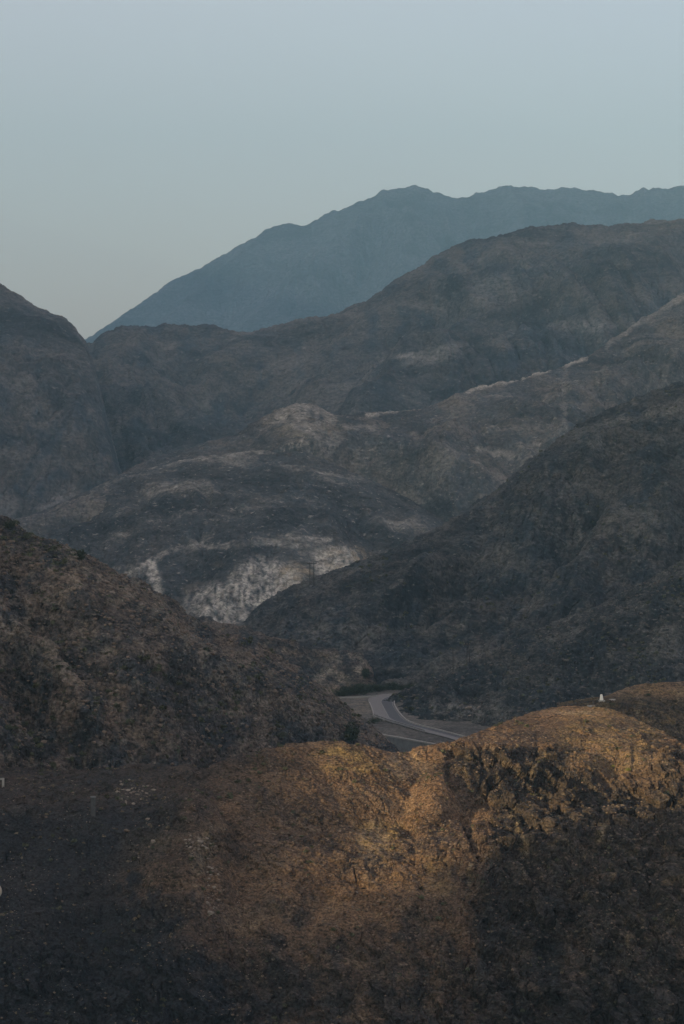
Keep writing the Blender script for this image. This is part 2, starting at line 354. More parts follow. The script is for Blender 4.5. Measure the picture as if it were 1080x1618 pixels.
DK_SP = [(smooth_poly(WL(q), 4), s) for q, s in (
    ([(200, 900, 1520), (232, 884, 1536), (262, 866, 1545), (330, 862, 1545), (420, 856, 1540), (500, 850, 1530), (545, 866, 1520), (585, 885, 1510)], .75),
    ([(330, 726, 1625), (320, 780, 1595), (350, 815, 1575), (340, 850, 1555)], .36), ([(480, 720, 1628), (500, 780, 1590), (520, 830, 1555)], .36), ([(150, 778, 1615), (160, 830, 1580), (170, 880, 1545)], .4))]
def dk_h(X, Y):
    p = np.stack([X.ravel(), Y.ravel(), 0 * X.ravel()], 1); w = 6 * fbm(p / 60, 3).reshape(X.shape)
    h, top = curtain(dk_c, .3, 5)(X, Y)
    for s, k in DK_SP: h = smax(h, hull(X + w, Y, s, lin(k, 3)), 3)
    h = np.minimum(h, top); return h + relief(top, h, 22, 16, 4, gully(X, Y, 60, 150, 5, 8)) + 1.0 * fbm(p / np.array([11, 26, 1]), 3).reshape(X.shape)
def quarry(px, py): return np.maximum.reduce([blob(px, py, 420, 928, 70, 52), .9 * blob(px, py, 350, 955, 66, 38), blob(px, py, 532, 890, 44, 30)])
def dk_disp(p, n):
    px = 540 + F * p[:, 0] / p[:, 1]; py = HZ - F * p[:, 2] / p[:, 1]; q = quarry(px, py)
    return n * (1.3 * fbm(p / 8, 3, .6, ridged=True) + .7 * fbm(p / 2.2, 2) + q * (1.6 * fbm((p @ ROT.T) / np.array([4, 6, 12.]), 4, .62) + .7 * fbm(p / 1.6, 2)))[:, None]
def dk_mask(px, py, V, N):
    n = pnoise2(px, py, .025); n2 = pnoise2(px, py, .07); n3 = pnoise2(px * 1.6, py, .1, 4)
    r = np.maximum.reduce([.42 * band(px, py, [(205, 742), (260, 733), (310, 722), (390, 713), (440, 712)], 3.5), .4 * blob(px, py, 300, 722, 40, 8) * sst(-.3, .3, n3), .5 * blob(px, py, 355, 820, 18, 6) * sst(-.2, .3, n3), .5 * band(px, py, [(70, 812), (110, 786)], 5),
        .8 * band(px, py, [(198, 908), (232, 890)], 3), 1. * band(px, py, [(239, 893), (242, 915), (252, 938)], 8), .4 * band(px, py, [(240, 893), (262, 872), (300, 864), (360, 861), (420, 858), (470, 862)], 4),
        .4 * band(px, py, [(455, 848), (520, 853)], 4), .7 * blob(px, py, 515, 852, 12, 4), 1.0 * quarry(px, py) * sst(-.5, .12, n3), .8 * band(px, py, [(310, 968), (340, 962), (370, 970)], 5)])
    och = .95 * blob(px, py, 465, 912, 34, 28) + .8 * blob(px, py, 545, 884, 46, 24) + .2 * sst(0, .5, n)
    return np.stack([r * (.45 + .7 * sst(-.3, .3, n2)), np.clip(sst(-.25, .45, n) * .8 + .3 * quarry(px, py), 0, 1), och], 1)
build_hill('dark_hill', 'dark rounded hill with a looping dirt track and a pale rock cutting', dk_c, dk_h, 330, 110, 760, 330, 14, M_dk, dk_disp, dk_mask, -160, 900)

# ------------------------------------------------------------------ right hill and its spur
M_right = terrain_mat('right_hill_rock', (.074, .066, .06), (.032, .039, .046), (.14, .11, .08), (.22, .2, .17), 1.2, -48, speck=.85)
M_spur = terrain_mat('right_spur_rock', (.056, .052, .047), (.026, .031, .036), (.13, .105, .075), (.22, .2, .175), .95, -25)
rh_c = [(300, 1050, 1060), (345, 1015, 1075), (380, 988, 1085), (410, 957, 1095), (450, 930, 1105), (490, 920, 1110), (560, 896, 1120), (640, 861, 1130), (700, 831, 1140), (760, 791, 1150), (800, 762, 1155), (830, 729, 1160), (880, 691, 1170), (920, 668, 1175), (950, 655, 1180), (1000, 634, 1190), (1080, 609, 1200), (1180, 575, 1215), (1320, 520, 1230)]
P4 = smooth_poly(WL(rh_c))
SP4 = [(smooth_poly(WL(q), 4), s) for q, s in (
    ([(800, 764, 1150), (790, 840, 1105), (800, 920, 1060), (760, 990, 1015)], .5),
    ([(640, 863, 1125), (660, 920, 1090), (640, 985, 1050), (600, 1030, 1010)], .5),
    ([(950, 657, 1175), (920, 760, 1110), (930, 860, 1050), (900, 930, 1005)], .55),
    ([(1080, 612, 1195), (1060, 700, 1130), (1000, 800, 1070)], .55),
    ([(490, 922, 1106), (500, 960, 1085), (490, 1010, 1055)], .5))] + [(s, .58) for s in spurs(P4, 12, .45, 110, rnd, 40, .75, .2)]
def rh_h(X, Y):
    p = np.stack([X.ravel(), Y.ravel(), 0 * X.ravel()], 1); w = 5 * fbm(p / 40, 3).reshape(X.shape)
    h, top = curtain(rh_c, .43, 4)(X, Y)
    for s, k in SP4: h = smax(h, hull(X + w, Y, s, lin(k, 3)), 3)
    h = np.minimum(h, top); return h + relief(top, h, 22, 27, 8, gully(X, Y, 60, 140, -30, 5)) + 1.7 * fbm(p / np.array([9, 22, 1]), 4, .6).reshape(X.shape)
def rocky(a1, l1, a2, l2):
    def f(p, n):
        q = p @ ROT.T * np.array([.6, 1, 1.7])
        return n * (a1 * fbm(q / l1, 4, .6, ridged=True) + a2 * fbm(q / l2, 2, .6))[:, None]
    return f
def gen_mask(pale_fn=None, rock_b=.8, och_b=.3, sc=.022):
    def f(px, py, V, N):
        n = pnoise2(px, py, sc); n2 = pnoise2(px + 400, py, sc * 2.7)
        r = .25 * sst(.15, .5, n2)
        if pale_fn is not None: r = np.maximum(r, pale_fn(px, py, n2))
        return np.stack([r, rock_b * sst(-.25, .45, n), och_b * sst(0, .5, n2)], 1)
    return f
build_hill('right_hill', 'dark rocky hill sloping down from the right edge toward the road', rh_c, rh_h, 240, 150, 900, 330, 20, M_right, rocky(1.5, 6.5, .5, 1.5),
           gen_mask(lambda px, py, n: np.maximum.reduce([.5 * blob(px, py, 945, 705, 12, 22), .45 * blob(px, py, 900, 840, 28, 45), .5 * band(px, py, [(905, 690), (980, 665), (1080, 645)], 6), .35 * blob(px, py, 1020, 840, 45, 40), .5 * band(px, py, [(395, 985), (410, 965)], 2), .4 * blob(px, py, 590, 1005, 18, 5)]) * sst(-.4, .3, n)))
rs_c = [(560, 1130, 915), (610, 1108, 915), (650, 1088, 918), (700, 1062, 920), (770, 1035, 922), (850, 1000, 925), (930, 965, 930), (1000, 930, 935), (1080, 884, 940), (1180, 830, 950), (1320, 760, 960)]
P5 = smooth_poly(WL(rs_c))
SP5 = spurs(P5, 10, .42, 70, rnd, 35, .75, .2) + [WL([(690, 1098, 884), (740, 1103, 868), (800, 1108, 850), (900, 1112, 830)])]
def rs_h(X, Y):
    p = np.stack([X.ravel(), Y.ravel(), 0 * X.ravel()], 1); w = 3 * fbm(p / 30, 3).reshape(X.shape)
    h, top = curtain(rs_c, .4, 3)(X, Y)
    for s in SP5: h = smax(h, hull(X + w, Y, s, lin(.5, 3)), 2)
    h = np.minimum(h, top); return h + relief(top, h, 12, 11, 3, gully(X, Y, 30, 66, -25, 6)) + .6 * fbm(p / np.array([6, 14, 1]), 3).reshape(X.shape)
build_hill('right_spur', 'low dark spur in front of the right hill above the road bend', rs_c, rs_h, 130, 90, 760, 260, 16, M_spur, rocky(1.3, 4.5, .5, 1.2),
           gen_mask(lambda px, py, n: np.maximum.reduce([.6 * blob(px, py, 715, 1125, 55, 20), .5 * blob(px, py, 730, 1135, 14, 10)]) * sst(-.2, .3, n)), 540, 1240)

# ------------------------------------------------------------------ left spur (behind) and left hill
M_left = terrain_mat('left_hill_rubble', (.14, .1, .074), (.05, .05, .052), (.2, .14, .085), (.29, .24, .18), .85, 32, .8)
ls_c = [(100, 900, 945), (250, 955, 955), (300, 974, 955), (345, 986, 958), (380, 993, 960), (430, 1012, 962), (500, 1023, 968), (545, 1030, 970), (570, 1037, 970), (582, 1058, 968), (592, 1085, 962), (600, 1110, 955)]
P6 = smooth_poly(WL(ls_c)); SP6 = spurs(P6, 7, .5, 45, rnd, 35, .75)
def ls_h(X, Y):
    p = np.stack([X.ravel(), Y.ravel(), 0 * X.ravel()], 1)
    h, top = curtain(ls_c, .55, 2)(X, Y)
    for s in SP6: h = smax(h, hull(X, Y, s, lin(.7, 2)), 2)
    return np.minimum(h, top) + 1.6 * fbm(p / 16, 5, .55, ridged=True).reshape(X.shape) - .8
build_hill('rocky_spur', 'small rocky spur with a pale cut face left of the trees', ls_c, ls_h, 60, 60, 420, 130, 12, M_left, rocky(1.3, 4, .5, 1.2),
           gen_mask(lambda px, py, n: .8 * np.maximum(blob(px, py, 545, 1055, 40, 25), blob(px, py, 520, 1070, 30, 18)) * sst(-.2, .3, n), .9, .6), 200, 700)
lh_c = [(-420, 560, 560), (-250, 670, 575), (-100, 765, 592), (-30, 808, 602), (0, 822, 606), (30, 843, 612), (60, 855, 617), (100, 870, 624), (130, 877, 632), (165, 896, 640), (200, 913, 650), (270, 952, 672), (300, 978, 682), (345, 995, 697), (400, 1018, 715), (450, 1046, 730), (500, 1080, 742), (530, 1105, 747), (560, 1130, 750), (590, 1150, 748), (625, 1186, 735), (660, 1240, 715), (760, 1420, 690)]
P7 = smooth_poly(WL(lh_c))
SP7 = [(smooth_poly(WL(q), 4), s) for q, s in (
    ([(300, 980, 680), (330, 1040, 655), (345, 1100, 628), (360, 1170, 600)], .5),
    ([(130, 880, 630), (190, 960, 610), (230, 1040, 590), (270, 1120, 570)], .5),
    ([(0, 826, 604), (40, 930, 580), (70, 1030, 562), (110, 1130, 545)], .5),
    ([(450, 1048, 728), (460, 1090, 705), (470, 1140, 680)], .5))] + [(s, .55) for s in spurs(P7, 14, .42, 60, rnd, 40, .78, .15)]
def lh_h(X, Y):
    u = 540 + F * X / Y; cc = np.array(sorted(lh_c), float); s_ = np.interp(u, cc[:, 0], cc[:, 2]) - Y; drop = .55 * np.maximum(0, s_ - np.interp(u, [0, 200, 460, 600, 700], [98, 105, 122, 85, 60]))
    p = np.stack([X.ravel(), Y.ravel(), 0 * X.ravel()], 1); w = 3 * fbm(p / 25, 3).reshape(X.shape)
    h, top = curtain(lh_c, .42, 2)(X, Y)
    for s, k in SP7: h = smax(h, hull(X + w, Y, s, lin(k, 2)), 2)
    h = np.minimum(h, top); return h + relief(top, h, 14, 12, 3.5, gully(X, Y, 30, 66, 30, 7)) + 1.0 * fbm(p / np.array([6, 14, 1]), 4, .6).reshape(X.shape) - drop
build_hill('left_hill', 'rubble covered brown hill descending from the left edge to the road', lh_c, lh_h, 190, 90, 620, 430, 18, M_left, rocky(1.2, 3.6, .45, .9),
           gen_mask(lambda px, py, n: np.maximum.reduce([.55 * band(px, py, [(100, 880), (170, 925), (250, 975), (330, 1040), (420, 1110)], 22, .8), .5 * blob(px, py, 370, 1125, 14, 12), .4 * blob(px, py, 20, 970, 40, 30), .3 * blob(px, py, 500, 1110, 50, 40)]) * sst(-.2, .35, n), .9, .5), -160, 720, True)

# ------------------------------------------------------------------ mountain added out of view at left: shaped so its shade covers the valley, a notch lets the low sun through
M_side = terrain_mat('shade_mountain_rock', (.17, .13, .1), (.11, .1, .095), (.2, .15, .1), (.3, .26, .2), 2.5)
side = [(-420, -900, 170), (-420, -300, 130), (-420, -60, 95), (-420, -20, 75), (-420, 5, 55), (-420, 12, 44), (-420, 17, 36), (-420, 22, 30), (-420, 29, 26), (-420, 36, 23.5), (-420, 41, 25), (-420, 47, 27.5), (-420, 52, 29.5), (-420, 56, 31), (-420, 64, 33), (-420, 72, 35), (-420, 78, 37.5), (-420, 83, 43), (-420, 89, 58), (-420, 110, 68), (-422, 150, 68), (-430, 250, 77), (-440, 350, 90), (-446, 420, 112), (-455, 470, 174), (-520, 750, 176), (-560, 900, 190), (-590, 1000, 308), (-650, 1250, 332), (-720, 1500, 445), (-780, 1700, 522), (-930, 2200, 535), (-1090, 2700, 420), (-1550, 4500, 620), (-1780, 5200, 1010), (-2000, 5800, 1530), (-2300, 6600, 1645), (-2600, 7300, 1510), (-2900, 8000, 1000), (-3200, 9000, 600)]
SA = np.array(side, float)
sv = np.concatenate([np.linspace(-900, -100, 30), np.linspace(-80, 160, 160), np.linspace(175, 900, 60), np.linspace(950, 9000, 70)])
sc_x = np.interp(sv, SA[:, 1], SA[:, 0]); sc_z = np.interp(sv, SA[:, 1], SA[:, 2])
off = np.concatenate([-np.linspace(1, 0, 26)[:-1] ** 1.5, [0], np.linspace(0, 1, 26)[1:] ** 1.5])
hgt = sc_z[None, :] + 135; ext = hgt / np.interp(sv, [0, 1500, 4000], [1.05, 1.15, 1.5])[None, :]
SX = sc_x[None, :] + off[:, None] * ext * .8; SY = sv[None, :] + off[:, None] * ext * .8; SZ = sc_z[None, :] - np.abs(off[:, None]) * hgt
p = np.stack([SX.ravel(), SY.ravel(), SZ.ravel()], 1)
SZ = SZ + (np.minimum(14, np.abs(off[:, None]) * 30) * fbm(p / 60, 4, ridged=True).reshape(SX.shape)) + 1.2 * fbm(p / 9, 3).reshape(SX.shape)
SZ = np.maximum(SZ, -129.0)
tag(link('shade_mountain', np_mesh('shade_mountain', np.stack([SX, SY, SZ], -1).reshape(-1, 3), grid_faces(*SX.shape), M_side, np.full((SX.size, 3), .3))), 'steep unseen mountain added beyond the left edge to shade the valley', None, None, 'structure')

# ------------------------------------------------------------------ near ridge
M_near = terrain_mat('near_ridge_rock', (.18, .107, .06), (.056, .045, .038), (.26, .175, .07), (.31, .235, .15), .42, 50, 1.0, .6, (.021, .024, .028))  # last colour: dark loose rock that doubles as painted shade
A = [(300, 1213, 486), (380, 1194, 491), (440, 1180, 496), (480, 1174, 500), (520, 1171, 501), (560, 1175, 502), (600, 1184, 504), (635, 1189, 506), (680, 1179, 508), (730, 1173, 510), (775, 1174, 511), (830, 1186, 513), (880, 1186, 514), (910, 1192, 514)]
AL = [(-420, 1330, 462), (-200, 1300, 468), (0, 1277, 474), (70, 1286, 474), (130, 1290, 474), (190, 1268, 478), (240, 1246, 482), (300, 1215, 486)]
PD = [(-420, 1215, 512), (0, 1219, 510), (100, 1222, 507), (200, 1215, 503), (300, 1206, 497)]
B = [(690, 1180, 514), (740, 1164, 526), (800, 1140, 537), (850, 1122, 545), (900, 1115, 548), (960, 1118, 547), (1010, 1138, 542), (1060, 1166, 535), (1120, 1205, 527), (1250, 1300, 510), (1400, 1420, 490)]
PA, PAL, PPD, PB = (smooth_poly(WL(q), 4) for q in (A, AL, PD, B))
NSP = [smooth_poly(WL(q), 4) for q in ([(700, 1176, 508), (712, 1240, 501), (728, 1320, 492), (750, 1400, 483), (775, 1500, 472), (795, 1600, 462)],
       [(905, 1190, 513), (930, 1240, 508), (960, 1300, 501), (1000, 1400, 490), (1040, 1500, 480)])]
def curtain2(crest, front, back):
    c = np.array(sorted(crest), float); uu = np.linspace(c[0, 0], c[-1, 0], 500); k = np.ones(13) / 13
    yy = np.convolve(np.pad(np.interp(uu, c[:, 0], c[:, 1]), 6, 'edge'), k, 'valid'); dd = np.convolve(np.pad(np.interp(uu, c[:, 0], c[:, 2]), 6, 'edge'), k, 'valid')
    def f(X, Y):
        u = 540 + F * X / Y; D = np.interp(u, uu, dd); s = D - Y
        return -(np.interp(u, uu, yy) - HZ) / F * D - np.where(s > 0, front(np.abs(s)), back(np.abs(s)))
    return f
KNOLL = curtain2([(500, 1420, 512), (580, 1300, 512), (640, 1224, 512)] + B, two(.13, 26, .75), lin(.6, 2))
PADC = curtain2(PD + [(340, 1240, 496), (380, 1300, 494)], two(.045, 32, .6), lin(.3, 2))
LOWG = WL([(262, 1270, 486), (235, 1330, 478), (205, 1420, 466), (160, 1530, 452), (130, 1640, 440)])
def near_h0(X, Y):
    h = hull(X, Y, PA, lin(.74, 1.5)); h = smax(h, hull(X, Y, PAL, lin(.52, 2)), 2.)
    h = smax(h, PADC(X, Y), 1.2); h = smax(h, KNOLL(X, Y), .8)
    p = np.stack([X.ravel(), Y.ravel(), 0 * X.ravel()], 1); u = 540 + F * X / Y; wx = 3.2 * fbm(p / 11, 3).reshape(X.shape)
    for s in NSP: h = smax(h, hull(X + wx, Y, s - [0, 0, 1.3], lin(.85, 2)), 2.0)
    h = h - 3.2 * np.exp(-(dist_poly(X, Y, LOWG) / 6.) ** 2)
    dc = np.clip(-(h + 50) / 18, .05, 1)
    rk = .35 + .65 * sst(690, 780, u + 60 * fbm(p / 25, 2).reshape(X.shape))
    return h + dc * (1.6 * fbm(p / 15, 4, .5, ridged=True).reshape(X.shape) - .6) + rk * sst(.12, .7, dc) * (4.6 * gully(X, Y, 17, 42, -14, 12, 5) - .8)
def ray_hit(hf, px, py, d0, d1, n=500):
    D = np.linspace(d0, d1, n); X = (px - 540) / F * D; z = -(py - HZ) / F * D
    k = np.nonzero(hf(X[None], D[None])[0] >= z)[0]; D = D[k[0]] if len(k) else d1
    return np.array(W(px, py, D))
TRK = np.array([ray_hit(near_h0, x, y, 400, 520) for x, y in ((-200, 1455), (-60, 1447), (40, 1441), (110, 1434), (170, 1424), (230, 1416), (300, 1412))])
PATH = [(965, 1120), (985, 1150), (975, 1185), (965, 1215)]
def near_h(X, Y):
    h = near_h0(X, Y); d = dist_poly(X, Y, TRK); zt = np.interp(X, TRK[:, 0], TRK[:, 2]); w = (1 - sst(1.0, 3.4, d)) * (1 - sst(-22, -8, X))
    return h * (1 - w) + zt * w
GROOVES = [([(762, 1176), (760, 1215), (757, 1250), (744, 1295)], 4, 1.1), ([(826, 1190), (824, 1220), (814, 1262)], 4, 1.0), ([(873, 1214), (871, 1262)], 3, .9), ([(712, 1215), (722, 1250), (735, 1290), (752, 1345)], 5, 1.6),
           ([(905, 1330), (900, 1400), (905, 1470)], 8, 1.3), ([(742, 1385), (755, 1430), (775, 1490), (785, 1560)], 6, 1.6), ([(830, 1240), (850, 1290), (862, 1340)], 5, .8), ([(640, 1310), (660, 1360), (670, 1410)], 12, 1.2), ([(340, 1330), (330, 1400), (325, 1480)], 12, 1.0),
           ([(1010, 1300), (1030, 1380), (1020, 1450)], 12, 1.5), ([(700, 1440), (720, 1500), (715, 1580)], 9, 1.0), ([(930, 1440), (955, 1510), (990, 1560)], 8, 1.0)]
VEINS = [([(736, 1183), (737, 1222)], 3), ([(808, 1284), (822, 1315), (832, 1345)], 3.5), ([(958, 1300), (945, 1330)], 3), ([(742, 1368), (742, 1395)], 3)]
def near_rock(px, py):              # how much bare broken rock
    n = pnoise2(px, py, .012, 3)
    px = px + 70 * pnoise2(px, py, .009, 4) - 45 * np.sin((py - 1180) / 140)
    r = sst(670, 760, px) * sst(1165, 1190, py + .02 * (px - 700)) * (1 - blob(px, py, 980, 1150, 105, 110) * .95) * (1 - blob(px, py, 850, 1150, 140, 36))
    r = np.maximum(r, .2 + .4 * n); r = np.maximum(r, .7 * sst(1420, 1560, py))
    return np.clip(r * (1 - .8 * (py < 1150)), .08, 1)
def near_disp(p, n):
    px = 540 + F * p[:, 0] / p[:, 1]; py = HZ - F * p[:, 2] / p[:, 1]; rk = near_rock(px, py)
    vis = (px > -60) & (px < 1140) & (py < 1680)
    c, s = math.cos(R(52)), math.sin(R(52))
    q = np.stack([p[:, 0] * c - p[:, 2] * s, p[:, 1], p[:, 0] * s + p[:, 2] * c], 1)
    q = q + .8 * np.stack([fbm(p / 3.0 + k * 31, 2) for k in range(3)], 1)
    d = np.zeros(len(p), np.float32); pv = q[vis]
    d1, d2, cid = worley(pv / np.array([6.0, 4.0, 2.1])); e1, e2, ce = worley(pv / np.array([2.4, 1.5, .8]) + 5)
    d[vis] = (cid - .5) * 1.7 * sst(.0, .14, d2 - d1) - .3 * (1 - sst(0, .1, d2 - d1)) + (ce - .5) * .7 * sst(0, .1, e2 - e1)
    d *= 1.75 * rk
    d += (.16 + .5 * rk) * fbm(q / np.array([7, 5, 2.4]), 4, .6) * .9 + (.09 + .1 * rk) * fbm(p / .8, 2)
    jx, jy = 16 * pnoise2(px, py, .03, 4), 16 * pnoise2(px, py + 99, .03, 4); jm = sst(-.45, .2, pnoise2(px + 50, py, .02, 3))
    for g, w, a in GROOVES: d -= .75 * a * jm * np.exp(-(dist_poly(px + jx, py + jy, np.array(g, float)) / w) ** 2)
    return n * d[:, None]
def near_mask(px, py, V, N):
    n = pnoise2(px, py, .02); n2 = pnoise2(px + 300, py, .06); rk = near_rock(px, py)
    pale = np.maximum.reduce([.5 * band(px, py, v, w) for v, w in VEINS] + [.45 * blob(px, py, 210, 1250, 35, 22), .5 * blob(px, py, 320, 1345, 22, 45, 20), .3 * blob(px, py, 230, 1320, 50, 40), .45 * band(px, py, [(0, 1277), (70, 1288), (130, 1292)], 6), .25 * band(px, py, [(-50, 1447), (40, 1441), (140, 1430)], 9), .35 * blob(px, py, 590, 1330, 30, 40), .4 * sst(.3, .55, n2) * rk, .4 * blob(px, py, 910, 1126, 40, 4), .35 * blob(px, py, 640, 1210, 40, 25)])
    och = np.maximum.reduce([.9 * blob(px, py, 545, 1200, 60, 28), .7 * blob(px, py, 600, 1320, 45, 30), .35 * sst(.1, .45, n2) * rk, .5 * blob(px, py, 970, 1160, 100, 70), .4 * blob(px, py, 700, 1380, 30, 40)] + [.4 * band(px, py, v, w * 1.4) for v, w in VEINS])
    scree_shade = np.clip((1 - sst(250, 470, px + .75 * (np.minimum(py, 1390) - 1230) - .7 * np.maximum(0, py - 1390) + 90 * n)) * (.72 + .2 * sst(1262, 1300, py + 25 * n2)) + .6 * sst(-.15, .35, n + .5 * n2 + (py - 1500) / 400.), 0, .95)  # dark loose rock, with shade painted in beside the sun patch and lower down
    return np.stack([pale * (.5 + .7 * sst(-.3, .3, n2)), np.clip(rk * .75 + .35 * n, 0, 1), och * (1 - scree_shade), scree_shade], 1)
NEARC = [(-420, 1300, 520), (300, 1206, 505), (480, 1174, 506), (680, 1179, 514), (760, 1172, 535), (850, 1122, 552), (960, 1118, 556), (1060, 1160, 550), (1300, 1300, 540)]
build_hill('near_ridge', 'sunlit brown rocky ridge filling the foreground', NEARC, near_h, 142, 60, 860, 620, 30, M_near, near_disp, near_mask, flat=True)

mo_c = [(930, 1130, 585), (950, 1108, 590), (975, 1094, 596), (1000, 1084, 600), (1040, 1079, 602), (1080, 1077, 604), (1150, 1070, 606), (1300, 1085, 606)]
def mo_h(X, Y):
    h = hull(X, Y, smooth_poly(WL([(905, 1114, 578), (950, 1105, 580), (985, 1102, 582)]), 3), two(.05, 6, .7, 1.5))
    h = smax(h, hull(X, Y, smooth_poly(WL(mo_c), 4), lin(.85, 3)), 1.2)
    p = np.stack([X.ravel(), Y.ravel(), 0 * X.ravel()], 1)
    return h + .5 * fbm(p / 7, 4, .5, ridged=True).reshape(X.shape) - .3
build_hill('mound', 'dark craggy mound behind the near ridge at the right edge', mo_c, mo_h, 40, 50, 300, 170, 14, M_near,
           lambda p, n: n * ((.75 * fbm(p / np.array([2.2, 2.2, 3]), 4, .6, ridged=True) + .2 * fbm(p / .7, 2)) * sst(1095, 1112, HZ - F * p[:, 2] / p[:, 1]))[:, None],
           lambda px, py, V, N: np.stack([.3 * sst(.1, .5, pnoise2(px, py, .06)), sst(1090, 1115, py), .3 + 0 * px], 1), 880, 1260, True)

# ------------------------------------------------------------------ valley floor with the road
RZ = -80.0
def G(px, py, z=RZ): D = -z * F / (py - HZ); return np.array([(px - 540) / F * D, D, z])
COPE = np.array([G(x, y) for x, y in ((560, 1150), (585, 1157), (609, 1161.5), (640, 1167), (683, 1175), (730, 1184), (800, 1198))])
M_floor = terrain_mat('valley_gravel', (.12, .1, .078), (.085, .078, .07), (.19, .14, .085), (.22, .19, .155), .8)
def resample(Pp, n):
    Pp = np.asarray(Pp, float); d = np.r_[0, np.cumsum(np.linalg.norm(np.diff(Pp, axis=0), axis=1))]; t = np.linspace(0, d[-1], n)
    return np.stack([np.interp(t, d, Pp[:, k]) for k in range(Pp.shape[1])], 1)
edge_r = resample(smooth_poly([G(*q) for q in ((662, 1099.5), (645, 1101), (632, 1103), (624, 1107), (622.5, 1112), (625.5, 1119), (631, 1127), (640, 1136.5), (655, 1144), (680, 1150.5), (710, 1158), (737, 1165.5), (790, 1180))]), 90)
edge_l = resample(smooth_poly([G(*q) for q in ((662, 1096), (645, 1095.8), (625, 1095.5), (607, 1096.5), (592, 1099), (583, 1103), (581, 1107), (584, 1112), (587, 1119), (589.5, 1127), (591, 1132.5), (606, 1138), (635, 1146), (665, 1155), (690, 1161), (715, 1168), (755, 1181))]), 90)
def floor_h(X, Y):
    p = np.stack([X.ravel(), Y.ravel(), 0 * X.ravel()], 1); dr = np.minimum(dist_poly(X, Y, edge_r[::6]), dist_poly(X, Y, edge_l[::6]))
    yc = np.interp(X, COPE[:, 0], COPE[:, 1]); h = RZ - .22 + sst(4, 25, dr) * 1.1 * fbm(p / 14, 4).reshape(X.shape) + .04 * fbm(p / 1.5, 2).reshape(X.shape)
    return np.where(Y < yc + .25, RZ - 7 + .3 * fbm(p / 5, 3).reshape(X.shape), h)
build_hill('valley_floor', 'gravel valley floor around the road bend', [(300, 0, 1000), (1000, 0, 1000)], floor_h, 300, 120, 330, 420, 8, M_floor, None,
           lambda px, py, V, N: np.stack([.2 + .4 * pnoise2(px, py, .05), .4 + 0 * px, .5 * blob(px, py, 560, 1115, 30, 18)], 1), 330, 900)

# ------------------------------------------------------------------ road
M_old = plain('dusty_asphalt', (.17, .165, .16), .22, 1.2, .9); M_new = plain('dark_asphalt', (.075, .078, .085), .2, 1.5, .85)
M_paint = plain('worn_road_paint', (.2, .2, .195), .35, 2.5, .8); M_conc = plain('pale_concrete', (.29, .28, .26), .2, 1.5, .9); M_wall = plain('wall_concrete', (.16, .165, .17), .25, .8, .95)
M_steel = plain('galvanised_steel', (.2, .2, .2), .2, 5, .55, .5, .6); M_wood = plain('dark_creosote_wood', (.045, .038, .034), .3, 6, .9)
M_white = plain('white_limewash', (.78, .76, .7), .1, 3, .9)
def strip_mesh(name, a, b, dz, m):
    n = len(a); V = np.vstack([a + [0, 0, dz], b + [0, 0, dz]]); i = np.arange(n - 1)
    return np_mesh(name, V, np.stack([i, i + n, i + n + 1, i + 1], 1), m)
def prism_path(name, pts, w, z0, z1, m, side=0.):     # a bar of width w swept along pts from z0 to z1
    pts = np.asarray(pts, float); t = np.gradient(pts, axis=0); t[:, 2] = 0; t /= np.linalg.norm(t, axis=1, keepdims=True); nn = np.stack([-t[:, 1], t[:, 0], 0 * t[:, 0]], 1)
    c = [pts + nn * (side + s * w / 2) + [0, 0, z] for s, z in ((-1, z0), (-1, z1), (1, z1), (1, z0))]
    n = len(pts); V = np.vstack(c); Fs = []
    for k in range(4):
        k2 = (k + 1) % 4
        for i in range(n - 1): Fs.append((k * n + i, k2 * n + i, k2 * n + i + 1, k * n + i + 1))
    Fs += [(0, n, 2 * n, 3 * n), (n - 1, 4 * n - 1, 3 * n - 1, 2 * n - 1)]
    return np_mesh(name, V, Fs, m, smooth=False)
mid_e = edge_l * .5 + edge_r * .5
road = tag(empty('road', (0, 0, 0)), 'two lane asphalt road bending through the valley', None, None, 'structure')
link('lane', strip_mesh('lane', edge_l, mid_e, .0, M_old), road); link('lane', strip_mesh('lane', mid_e, edge_r, .0, M_new), road)
link('centre_line', strip_mesh('centre_line', mid_e - .012 * (edge_r - edge_l), mid_e + .016 * (edge_r - edge_l), .012, M_paint), road)
link('edge_line', strip_mesh('edge_line', edge_r + .055 * (edge_l - edge_r), edge_r + .08 * (edge_l - edge_r), .012, M_paint), road)
link('kerb', prism_path('kerb', edge_r[6:], .32, -.2, .3, M_conc), road)
link('kerb', prism_path('kerb', edge_l[22:52], .32, -.2, .3, M_conc), road)
sr = np.array([G(x, y) for x, y in ((470, 1104), (540, 1101.6), (565, 1100.8), (590, 1099.6))])
side_road = tag(empty('side_road', (0, 0, 0)), 'narrow side road leaving left below the trees', None, None, 'structure')
link('lane', prism_path('lane', sr, 4.0, -.3, -.03, M_old), side_road); link('kerb', prism_path('kerb', sr, .35, -.2, .3, M_conc, -2.2), side_road)
rw = tag(empty('retaining_wall', tuple(COPE[2])), 'dark retaining wall with a pale coping below the road', 'wall')
rwc = COPE - COPE[2]
link('wall', prism_path('wall', rwc, .6, -9, -.25, M_wall), rw); link('coping', prism_path('coping', rwc, .75, -.25, .12, M_conc), rw)
gp = resample(np.array([G(*q) for q in ((590.5, 1133.2), (613, 1141.2), (640, 1148.8), (670, 1158.2))]), 12)
gr = tag(empty('guard_rail', tuple(gp[0])), 'double steel guard rail along the front edge of the road', 'guard rail')
link('rail', prism_path('rail', gp - gp[0], .1, .62, .9, M_steel), gr); link('rail', prism_path('rail', gp - gp[0], .1, .2, .36, M_steel), gr)
